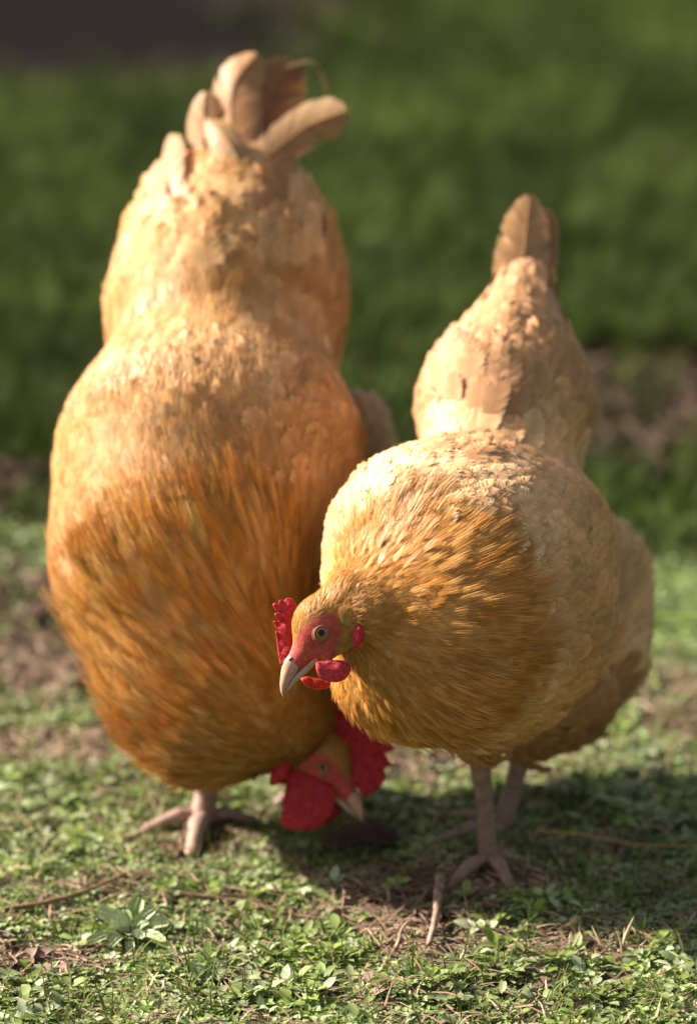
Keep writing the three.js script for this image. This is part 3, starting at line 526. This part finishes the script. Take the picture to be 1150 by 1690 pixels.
// ---- the rooster
{
  const foot = onGround(335, 1385);
  const H = headFrame([533, 1267], -0.035, [0.66, 0.75], -0.12);
  const T = 10;
  const prims = [
    prim([348, 775, -0.20, 262 - T], [345, 845, -0.175, 258 - T], 0.03),
    prim([375, 512, -0.325, 202 - T], [382, 455, -0.355, 190 - T], 0.045),
    prim([372, 462, -0.37, 142 - T], [368, 420, -0.38, 98], 0.06),
    prim([368, 420, -0.38, 96], [380, 325, -0.405, 58], 0.05),
    prim([318, 960, -0.13, 222 - T], [352, 1105, -0.085, 190 - T], 0.04),
    prim([388, 1162, -0.075, 133 - T], [462, 1190, -0.058, 52], 0.04),
    prim([455, 1140, -0.078, 80], [492, 1192, -0.064, 44], 0.03),
    prim([590, 710, -0.33, 40], [606, 800, -0.33, 46], 0.015),
    prim([340, 1120, -0.16, 110], [337, 1244, -0.118, 34], 0.03),
  ];
  const head = H.w(-20, 0, 0), nape = at(375, 1110, -0.03), fluffAt = at(608, 745, -0.33), tailDir = at(372, 250, -0.43).sub(at(375, 480, -0.35)).normalize();
  const kindAt = (p, n, r) => {
    const q = p.distanceTo(head), nz = fbm(p.x * 11, p.y * 11, p.z * 11), nf = fbm(p.x * 38, p.y * 38, p.z * 38, 2);
    const hack = 1 - sstep(0.116, 0.172, Math.min(p.distanceTo(nape), q + 0.05) + nz * 0.02 + nf * 0.01), b = (0.82 + 0.36 * r()) * (1 + 0.24 * nz + 0.15 * nf);
    if (r() < hack * 1.1 - 0.05) {
      const L = lerp(0.014, 0.052, sstep(0.03, 0.16, q));
      return { type: 'hackle', len: L, wid: lerp(0.0042, 0.0075, sstep(0.03, 0.14, q)), rise: 0.003, lift: r() < 0.02 ? 0.25 : 0, ruffle: 0.12, wild: 0.26, c: mix3([0.59, 0.28, 0.058], [0.76, 0.47, 0.19], sstep(-0.5, 0.8, noise3((p.x - head.x) / q * 15, (p.y - head.y) / q * 15, (p.z - head.z) / q * 15 + q * 8) + 0.8 * r() - 0.5)).map((v, m) => lerp([0.68, 0.395, 0.17][m], v, sstep(0.1, 1, hack)) * (0.9 + 0.2 * r()) * (1 + 0.2 * nz)) };
    }
    if (p.y > 0.46 && n.dot(tailDir) > 0.82) return null;
    if (p.y > 0.437 + 0.012 * nf) return { type: 'vane', gap: 0.0115, len: 0.056, wid: 0.031, rise: 0.006, cap: p.y > 0.463 ? 0.2 : 0.5, ruffle: 0.2, wild: 0.3, c: mix3([0.58, 0.30, 0.11], [0.74, 0.475, 0.24], r()).map((v) => v * b) };
    if (p.distanceTo(fluffAt) < 0.05) return r() < 0.5 ? null : { type: 'puff', len: 0.028, wid: 0.018, rise: 0.004, ruffle: 0.4, wild: 0.8, c: [0.80, 0.64, 0.46].map((v) => v * b) };
    if (r() < 0.35) return { type: 'down', len: 0.018, wid: 0.0004, rise: 0.005, ruffle: 0.3, wild: 1.0, c: [0.70, 0.42, 0.18].map((v) => v * b) };
    const pale = sstep(-0.5, 0.7, nz * 0.7 + nf * 0.25 + (r() - 0.5) * 0.5);
    if (r() < 0.45) return { type: 'hackle', len: 0.040, wid: 0.012, rise: 0.0035, ruffle: 0.14, wild: 0.45, c: mix3([0.60, 0.30, 0.095], [0.75, 0.49, 0.265], pale).map((v) => v * b) };
    return { type: r() < 0.5 ? 'puff' : 'vane', gap: 0.0085, len: 0.036, wid: 0.022, rise: 0.003, ruffle: 0.16, wild: 0.5, c: mix3([0.62, 0.315, 0.105], [0.76, 0.505, 0.29], pale).map((v) => v * b) };
  };
  const g = (x, y, dy = 0.006) => { const p = onGround(x, y); p.y += dy; return p; };
  const tint = [0.36, 0.235, 0.19];
  buildBird({
    name: 'rooster', label: 'large golden rooster bending down to peck with big red comb and tail raised', seed: 23, origin: foot, H, prims, headPt: head, fan: [0.14, 0.34],
    chain: [head, at(400, 1170, -0.06), at(340, 1020, -0.1), at(345, 780, -0.19), at(375, 480, -0.35), at(370, 250, -0.43)],
    skull: [[[-8, 10, 0], 42, [-8, 10, 0], 42], [[-5, 0, 0], 40, [50, 0, 0], 20], [[-20, 5, 0], 44, [-70, 8, 0], 46], [[5, -22, 0], 24, [-25, -26, 0], 30]],
    face: (f, u) => { const d = Math.hypot((f - 10) / 55, (u + 8) / 32), e = Math.hypot((f - 45) / 30, (u - 2) / 20); return Math.max(1 - sstep(0.75, 1.05, d), 1 - sstep(0.7, 1.1, e)); },
    comb: [[530, 1150], [552, 1138], [578, 1142], [590, 1158], [604, 1160], [608, 1176], [626, 1178], [624, 1194], [646, 1203], [634, 1217], [651, 1236], [632, 1243], [646, 1262], [632, 1268], [635, 1284], [626, 1297], [612, 1309], [599, 1315], [582, 1296], [562, 1252], [540, 1210], [520, 1175]],
    combThick: 10, combRound: 2.6, combS: -2, red: [0.60, 0.035, 0.05],
    wattles: [[[[476, 1268], [500, 1272], [530, 1288], [552, 1300], [553, 1325], [543, 1350], [522, 1367], [492, 1371], [464, 1362], [465, 1330], [470, 1295]], 10, 28, -0.05, [0.60, 0.035, 0.05]], [[[490, 1272], [520, 1278], [560, 1304], [566, 1328], [550, 1352], [526, 1362], [500, 1360], [484, 1330]], 9, -18, 0.03, [0.44, 0.025, 0.03]]],
    lobes: [[[[474, 1236], [482, 1246], [482, 1264], [472, 1284], [458, 1296], [446, 1296], [448, 1278], [458, 1256]], 9, 50], [[[474, 1236], [482, 1246], [482, 1264], [472, 1284], [458, 1296], [448, 1278], [458, 1256]], 8, -50]],
    upper: [[44, 4, 15, 15], [66, 3, 14, 12], [84, -1, 10, 9], [98, -6, 5.5, 5.5], [107, -11, 0.8, 0.8]],
    lower: [[30, -20, 6, 14], [58, -17, 6, 11], [80, -15, 5, 7], [95, -14, 0.7, 0.7]],
    nostril: [60, 11, 11], eyeR: 9, eyeS: 36,
    tuft: [-42, -18, 44], tuftUp: 0.6, hackC: [0.58, 0.32, 0.08],
    legs: [
      [at(342, 1262, -0.12), g(336, 1372, 0.011), 0.0105, [[g(316, 1432, 0.008), 0.010, 0.0074], [g(234, 1390, 0.008), 0.008, 0.0062], [g(424, 1372, 0.008), 0.007, 0.006], [g(345, 1352), 0.004, 0.0045]], tint],
      [at(515, 1200, -0.14), g(515, 1332, 0.016), 0.0105, [[g(500, 1362), 0.012, 0.007], [g(455, 1342), 0.010, 0.006], [g(560, 1340), 0.010, 0.006], [g(520, 1318), 0.004, 0.0045]], tint],
    ],
    tailZ: -0.38, tail: [
      { pts: [[388, 345, -0.385], [424, 270, -0.42], [446, 190, -0.45], [486, 100, -0.475]], w: 113, c: [0.44, 0.225, 0.105], seed: 4, cup: 0.3, tip: 0.8, nick: 3.5, base: 0.5, face: V(0.3, 0.2, 0.9).normalize() },
      { pts: [[385, 345, -0.39], [412, 250, -0.44], [428, 165, -0.47]], w: 103, c: [0.42, 0.21, 0.10], seed: 5, cup: 0.25, base: 0.5 },
      { pts: [[388, 335, -0.375], [384, 225, -0.41], [386, 140, -0.435], [424, 88, -0.45]], w: 99, c: [0.56, 0.31, 0.145], seed: 3, cup: 0.4, tip: 0.5, base: 0.6, face: V(-0.45, 0.2, 0.9).normalize() },
      { pts: [[404, 350, -0.36], [432, 272, -0.385], [500, 212, -0.395], [572, 182, -0.385]], w: 75, c: [0.58, 0.36, 0.18], seed: 6, cup: 0.3, tip: 0.78, base: 0.6, face: V(-0.1, 0.3, 0.95).normalize() },
      { pts: [[468, 112, -0.465], [512, 104, -0.46], [532, 124, -0.455], [540, 158, -0.45]], w: 10, c: [0.40, 0.30, 0.14], seed: 7, cup: 0.2 },
      { pts: [[428, 385, null, 0.002], [462, 320, null, 0.008], [490, 262, -0.39]], w: 77, c: [0.50, 0.28, 0.12], seed: 13, cup: 0.3, tip: 0.7, face: V(0.4, 0.2, 0.9).normalize() },
      { pts: [[352, 370, null, 0.002], [336, 270, -0.365], [338, 150, -0.40]], w: 80, c: [0.60, 0.35, 0.17], seed: 9, cup: 0.35, tip: 0.74, base: 0.7, face: V(-0.4, 0.2, 0.9).normalize() },
      { pts: [[340, 196, -0.385], [372, 228, -0.36], [402, 290, -0.335], [404, 352, -0.325]], w: 68, c: [0.64, 0.41, 0.20], seed: 8, cup: 0.45, tip: 0.72, base: 0.6, face: V(0.25, 0.25, 0.95).normalize() },
      { pts: [[312, 385, null, 0.002], [284, 310, null, 0.008], [278, 224, -0.40]], w: 73, c: [0.62, 0.38, 0.20], seed: 10, cup: 0.35, tip: 0.72, base: 0.7, face: V(-0.6, 0.2, 0.8).normalize() },
      { pts: [[290, 400, null, 0.002], [264, 345, null, 0.008], [256, 268, -0.39]], w: 66, c: [0.62, 0.38, 0.19], seed: 11, cup: 0.35, tip: 0.7, base: 0.7, face: V(-0.6, 0.2, 0.8).normalize() },
    ],
    kindAt, count: 190000, headCount: 9000,
  });
}

// ---------------------------------------------------------------- weeds, grass and litter
const inView = (x, z) => { const k = 2.70 - z; return Math.abs(x) < 0.10 * k + 0.12; };
function leafBit(mb, o, dir, up, len, wid, fold, c) {      // one small folded leaf
  const side = V().crossVectors(dir, up).normalize(), N = V().crossVectors(side, dir).normalize();
  const at_ = (u, s, h) => { const q = o.clone().addScaledVector(dir, u * len).addScaledVector(side, s * wid).addScaledVector(N, h * wid); return mb.v(q.x, q.y, q.z, c); };
  const a = at_(0, 0, 0), m1 = at_(0.4, 0, 0.02), m2 = at_(0.75, 0, -0.02), t = at_(1, 0, -0.18);
  for (const s of [-1, 1]) { const e1 = at_(0.34, s * 0.5, fold), e2 = at_(0.72, s * 0.42, fold - 0.05); if (s > 0) { mb.tri(a, e1, m1); mb.quad(m1, e1, e2, m2); mb.tri(m2, e2, t); } else { mb.tri(a, m1, e1); mb.quad(m1, m2, e2, e1); mb.tri(m2, t, e2); } }
}
function sprig(seed, n, size, tall) {
  const r = rngOf(seed), mb = new MB();
  for (let k = 0; k < n; k++) {
    const a = k * 2.4 + r(), h = tall * (0.2 + 0.8 * r()), d = V(Math.cos(a), 0.25 + 0.9 * r() * (k / n), Math.sin(a)).normalize(), o = V(Math.cos(a) * size * 0.35 * r(), h, Math.sin(a) * size * 0.35 * r());
    const b = 0.8 + 0.4 * r(); leafBit(mb, o, d, V(0, 1, 0), size * (0.7 + 0.6 * r()), size * (0.45 + 0.25 * r()), 0.12 + 0.1 * r(), [b, b * (0.95 + 0.1 * r()), b]);
  }
  return mb.geo();
}
function tuft(seed, n, len, wid, lean, c0 = 0.6) {
  const r = rngOf(seed), mb = new MB();
  for (let k = 0; k < n; k++) {
    const a = r() * 6.283, d = V(Math.cos(a), 0, Math.sin(a)), L = len * (0.5 + 0.7 * r()), l = lean * (0.3 + r()), s = V(-d.z, 0, d.x), o = d.clone().multiplyScalar(len * 0.25 * r()), b = 0.75 + 0.5 * r(); let prev = null;
    for (let i = 0; i <= 3; i++) { const t = i / 3, q = o.clone().addScaledVector(d, L * l * t * t).add(V(0, L * t * (1 - 0.3 * l * t), 0)), w = wid * (1 - t * 0.9) * 0.5, c = lerp(c0, 1.1, t) * b, cur = [q.clone().addScaledVector(s, w), q.clone().addScaledVector(s, -w)].map((v) => mb.v(v.x, v.y, v.z, [c, c, c])); if (prev) mb.quad(prev[0], prev[1], cur[1], cur[0]); prev = cur; }
  }
  return mb.geo();
}
function strewn(name, label, shapes, mat, n, seed, box, keep, colour, scale, tilt = 0.25) {
  const r = rngOf(seed), sets = shapes.map(() => []); let tries = 0, done = 0;
  while (done < n && tries++ < n * 12) {
    const x = lerp(box[0], box[1], r()), z = lerp(box[2], box[3], r()); if (!inView(x, z)) continue;
    const k = keep(x, z, r); if (r() > k) continue;
    sets[done % shapes.length].push([x, z, colour(x, z, r), scale(x, z, r), r() * 6.283, (r() - 0.5) * 2 * tilt, (r() - 0.5) * 2 * tilt]); done++;
  }
  const g = new THREE.Group(); g.name = name; g.userData = { kind: 'stuff', label, category: name.replace(/_/g, ' ') }; scene.add(g);
  const m = new THREE.Matrix4(), e = new THREE.Euler(), q = new THREE.Quaternion(), c = new THREE.Color();
  sets.forEach((set, k) => {
    const im = new THREE.InstancedMesh(shapes[k], mat, set.length); im.name = name + '_pieces'; im.userData.kind = 'stuff';
    set.forEach(([x, z, col, s, a, tx, tz], i) => { m.compose(V(x, groundY(x, z) - 0.001, z), q.setFromEuler(e.set(tx, a, tz, 'YXZ')), V(s, s, s)); im.setMatrixAt(i, m); im.setColorAt(i, c.setRGB(col[0], col[1], col[2])); });
    im.castShadow = im.receiveShadow = true; g.add(im);
  });
}
const WEED = [1, 2, 3, 4, 5].map((s) => sprig(s * 17, 9, 0.0085, 0.012)), BIGWEED = [6, 7, 8].map((s) => sprig(s * 17, 8, 0.013, 0.016));
const weedC = (x, z, r) => { const k = r(), v = 0.8 + 0.5 * noise3(x * 8, 3, z * 8) * 0.5 + 0.3 * (r() - 0.5); return mix3([0.22, 0.31, 0.05], [0.48, 0.54, 0.33], k * k).map((q) => q * v); };
strewn('weeds', 'low small leaved green weeds covering the ground around the birds', WEED, M.leaf, 100000, 41, [-0.6, 0.6, -0.85, 0.48], (x, z) => (1 - bareAt(x, z) * 0.93) * sstep(1.1, 0.1, noise3(x * 7, 11, z * 7)), weedC, (x, z, r) => 0.5 + 0.45 * r());
strewn('broad_weeds', 'larger leaved green weeds among the low ground cover', BIGWEED, M.leaf, 2800, 43, [-0.6, 0.6, -1.0, 0.48], (x, z) => (1 - bareAt(x, z)) * sstep(-0.1, 0.5, noise3(x * 5, 21, z * 5)), weedC, (x, z, r) => 0.55 + 0.5 * r());
strewn('grass', 'short green grass blades between the weeds', [1, 2, 3].map((s) => tuft(s * 7, 5, 0.032, 0.0022, 0.7)), M.blade, 4200, 45, [-0.6, 0.6, -1.2, 0.48], (x, z) => 0.9 - bareAt(x, z) * 0.75, (x, z, r) => mix3([0.09, 0.15, 0.025], [0.17, 0.22, 0.05], r()), (x, z, r) => 0.5 + 0.8 * r());
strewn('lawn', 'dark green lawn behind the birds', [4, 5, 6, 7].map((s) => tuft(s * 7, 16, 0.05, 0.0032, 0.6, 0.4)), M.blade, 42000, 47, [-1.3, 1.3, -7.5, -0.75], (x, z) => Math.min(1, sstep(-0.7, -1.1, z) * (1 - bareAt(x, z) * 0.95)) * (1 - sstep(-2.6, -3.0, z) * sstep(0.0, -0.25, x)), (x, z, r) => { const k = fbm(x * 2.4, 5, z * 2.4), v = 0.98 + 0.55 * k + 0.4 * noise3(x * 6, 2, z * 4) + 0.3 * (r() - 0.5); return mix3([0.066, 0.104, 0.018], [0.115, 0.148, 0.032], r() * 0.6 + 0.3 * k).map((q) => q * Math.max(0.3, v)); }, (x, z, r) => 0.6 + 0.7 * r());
// dead bits: straws, curled flakes
const STRAW = [1, 2, 3].map((s) => { const r = rngOf(s * 3), mb = new MB(); for (let k = 0; k < 5; k++) { const a = r() * 6.283, L = 0.012 + 0.024 * r(), o = V((r() - 0.5) * 0.02, 0.002 + 0.008 * r(), (r() - 0.5) * 0.02), d = V(Math.cos(a), (r() - 0.4) * 0.4, Math.sin(a)), sd = V(-d.z, 0.3, d.x).normalize(), b = 0.6 + 0.7 * r(); let prev = null; for (let i = 0; i <= 3; i++) { const t = i / 3, q = o.clone().addScaledVector(d, (t - 0.5) * L).add(V(0, 0.003 * Math.sin(t * 3), 0)), w = 0.0007 * (1.2 - t); const cur = [mb.v(q.x + sd.x * w, q.y + sd.y * w, q.z + sd.z * w, [b, b, b]), mb.v(q.x - sd.x * w, q.y - sd.y * w, q.z - sd.z * w, [b, b, b])]; if (prev) mb.quad(prev[0], prev[1], cur[1], cur[0]); prev = cur; } } return mb.geo(); });
const FLAKE = [1, 2, 3].map((s) => { const r = rngOf(s * 19), mb = new MB(); for (let k = 0; k < 4; k++) { const a = r() * 6.283, b = 0.6 + 0.8 * r(); leafBit(mb, V((r() - 0.5) * 0.025, 0.002 + 0.006 * r(), (r() - 0.5) * 0.025), V(Math.cos(a), (r() - 0.5) * 0.9, Math.sin(a)).normalize(), V(r() - 0.5, 1, r() - 0.5).normalize(), 0.008 + 0.011 * r(), 0.006 + 0.006 * r(), 0.45 * r(), [b, b * 0.96, b * 0.92]); } return mb.geo(); });
const dryC = (x, z, r) => mix3([0.24, 0.15, 0.10], [0.52, 0.40, 0.28], r() * r());
strewn('straw_litter', 'dry pale straw and stem bits strewn on the soil', STRAW, M.dry, 9000, 51, [-0.6, 0.6, -1.0, 0.48], (x, z) => (0.22 + 0.7 * bareAt(x, z)) * sstep(-0.62, -0.3, z), dryC, (x, z, r) => 0.6 + 0.7 * r());
strewn('leaf_litter', 'brown crumbled dead leaves lying on bare soil', FLAKE, M.dry, 12000, 53, [-1.0, 1.0, -2.5, 0.48], (x, z) => 0.03 + 0.97 * bareAt(x, z) ** 1.5, (x, z, r) => mix3([0.13, 0.085, 0.065], [0.36, 0.26, 0.20], sstep(-1.2, 0.1, z) * r() * r()), (x, z, r) => 0.5 + 0.7 * r(), 0.5);

// ---------------------------------------------------------------- things lying about
{ // the grey-green weed with large leaves
  const o = onGround(215, 1560), root = thing('leafy_weed', 'grey green weed with upright pale spoon shaped leaves near the rooster foot', 'plant', o), r = rngOf(61);
  const L = [[-55, -58, 34], [-30, -66, 30], [14, -68, 34], [44, -64, 24], [-12, -52, 26], [68, -38, 30], [62, -22, 24], [34, -40, 26], [-62, -24, 26], [24, -18, 22], [-30, -16, 22], [80, -8, 22], [-78, -6, 20], [4, 6, 20]];
  const px = perPx(o);
  for (const [dx, dy, w] of L) {
    const tip = V(dx * px, -dy * px * 0.75 + 0.008, (r() - 0.5) * 0.03 + (dy > -30 ? 0.018 : -0.006)), mid = tip.clone().multiplyScalar(0.5).add(V(0, 0.008, 0)), pts = [V(dx * px * 0.06, 0.002, 0), mid, tip];
    const c = mix3([0.30, 0.38, 0.11], [0.54, 0.58, 0.38], r());
    part('leaf', ribbonFeather(pts, w * px * 0.78, V(dx * 0.004, 0.75, 0.55).normalize(), { S: 14, c, cup: -0.35, tip: 0.65, base: 0.25, seed: 5 + (dx & 31), nick: 0.2 }), M.leaf, root);
  }
}
function twig(name, label, cat, pts, radius, c, knots = 0.15) {
  const P = pts.map(([x, y, h]) => { const p = onGround(x, y); p.y += h; return p; }), o = P[0].clone(), root = thing(name, label, cat, o), n = P.length - 1;
  part('stem', limb(P.map((p, i) => [p.clone().sub(o), radius * lerp(1, 0.55, i / n)]), 9, 40, (u, a) => { const s = 0.8 + 0.5 * noise3(u * 14, Math.cos(a) * 1.5, Math.sin(a) * 1.5 + radius * 900); return c.map((v) => v * s); }, (u, a) => knots * noise3(u * 9, Math.cos(a), Math.sin(a) + radius * 500)), M.wood, root);
  return root;
}
const st = twig('stick', 'stubby brown stick pointing forward below the hen foot', 'stick', [[727, 1478, 0.016], [722, 1510, 0.020], [720, 1540, 0.020], [708, 1592, 0.018]], 0.0042, [0.34, 0.235, 0.185]);
twig('twig', 'long thin reddish brown twig lying below the rooster', 'twig', [[296, 1497, 0.012], [400, 1512, 0.013], [480, 1531, 0.012], [606, 1552, 0.012]], 0.0022, [0.20, 0.12, 0.085]);
twig('twig', 'short brown twig lying behind the leafy weed at the left edge', 'twig', [[8, 1524, 0.012], [90, 1512, 0.014], [150, 1497, 0.016], [210, 1477, 0.020]], 0.0022, [0.26, 0.15, 0.10]);
twig('straw', 'long tan straw lying on shaded weeds at the right edge', 'straw', [[886, 1407, 0.020], [960, 1418, 0.022], [1050, 1430, 0.020], [1165, 1436, 0.022]], 0.0019, [0.42, 0.28, 0.12], 0.05);
twig('straw', 'short curved dry straw standing in the shaded weeds beside the long straw', 'straw', [[1066, 1392, 0.016], [1090, 1402, 0.020], [1112, 1418, 0.016]], 0.0013, [0.34, 0.24, 0.15], 0.05);
twig('twig', 'forked pale dry root bit left of the stubby stick', 'twig', [[636, 1484, 0.010], [641, 1500, 0.014], [644, 1516, 0.010], [668, 1522, 0.008]], 0.0013, [0.36, 0.26, 0.20]);
twig('twig', 'gnarled pale dry stem left of the stubby stick tip', 'twig', [[640, 1596, 0.006], [654, 1586, 0.012], [664, 1570, 0.020], [676, 1562, 0.022], [692, 1560, 0.016]], 0.0016, [0.40, 0.28, 0.20], 0.35);
function dryTuft(label, cx, cy, stems) {
  const o = onGround(cx, cy), root = thing('dry_grass_tuft', label, 'grass tuft', o, 'dry grass tufts along the front edge'), px = perPx(o);
  stems.forEach(([dx, dy, k, w], i) => { const a = V((k * 0.25) * px, 0, 0.002 * (i % 3)), b = V(dx * px, -dy * px / 0.94, ((i * 37) % 11 - 5) * 0.002), m = a.clone().lerp(b, 0.55).add(V(k * px * 0.5, 0.003, 0.002)); const c = 0.8 + 0.06 * ((i * 29) % 9);
    part('stem', limb([[a, w], [m, w * 0.9], [b, w * 0.25]], 7, 16, (u) => mix3([0.46, 0.36, 0.22], [0.60, 0.49, 0.33], u).map((v) => v * c)), M.dry, root); });
}
dryTuft('tallest pale dry grass tuft with a forked upright stem at the front right', 1022, 1590, [[8, -52, 4, 0.0013], [22, -80, -6, 0.0014], [-8, -62, 8, 0.0011], [-46, -56, -14, 0.0012], [38, -36, 10, 0.0011], [-28, -44, 6, 0.0010], [-40, -14, -8, 0.0013], [64, -10, 12, 0.001]]);
dryTuft('small dry grass tuft of three pale blades left of the tallest tuft', 930, 1592, [[28, -46, 4, 0.0012], [-8, -24, -4, 0.0013], [-60, -42, -8, 0.0011], [44, -18, 6, 0.0009]]);
dryTuft('dry grass tuft with thin fine blades at the right edge of the ground', 1128, 1592, [[-8, -44, -3, 0.0012], [14, -34, 5, 0.0012], [-28, -22, -6, 0.001], [26, -18, 6, 0.0011], [-14, -58, 4, 0.0009]]);
{ // dark dead leaf under the rooster's beak
  const o = onGround(600, 1418); o.y += 0.010; const root = thing('dead_leaf', 'dark brown curled dead leaf lying between rooster beak and hen foot', 'leaf', o);
  part('leaf_blade', ribbonFeather([V(-0.035, 0, 0.004), V(0.0, 0.008, 0), V(0.03, 0.002, -0.006)], 0.034, V(0.1, 1, 0.25).normalize(), { c: [0.085, 0.055, 0.045], cup: -0.5, tip: 0.6, seed: 9, nick: 2 }), M.dry, root);
}
{ // small pale stone
  const o = onGround(212, 1276), g = new THREE.IcosahedronGeometry(0.008, 4), p = g.attributes.position;
  for (let i = 0; i < p.count; i++) { const q = V().fromBufferAttribute(p, i), s = 1 + 0.25 * noise3(q.x * 130, q.y * 130, q.z * 130); p.setXYZ(i, q.x * s * 1.1, q.y * s * 0.8 + 0.006, q.z * s); }
  g.computeVertexNormals(); const root = thing('pebble', 'small pale grey pebble on brown litter left of the rooster leg', 'stone', o);
  part('stone', paint(g, (x, y, z) => { const n = 0.8 + 0.4 * noise3(x * 300, y * 300, z * 300); return [0.42 * n, 0.40 * n, 0.44 * n]; }), M.soil, root);
}
{ // pinkish lump on the lawn far behind
  const o = onGround(878, 16), g = new THREE.IcosahedronGeometry(0.045, 4), p = g.attributes.position;
  for (let i = 0; i < p.count; i++) { const q = V().fromBufferAttribute(p, i), s = 1 + 0.22 * noise3(q.x * 22, q.y * 22, q.z * 22); p.setXYZ(i, q.x * s * 1.0, q.y * s * 0.7 + 0.05, q.z * s * 0.8); }
  g.computeVertexNormals(); const root = thing('rock', 'blurred pinkish brown rock on the lawn at the top edge', 'rock', o);
  part('stone', paint(g, (x, y, z) => { const n = 0.8 + 0.4 * noise3(x * 40, y * 40, z * 40); return [0.22 * n, 0.11 * n, 0.09 * n]; }), M.soil, root);
}
renderer.render(scene, camera);
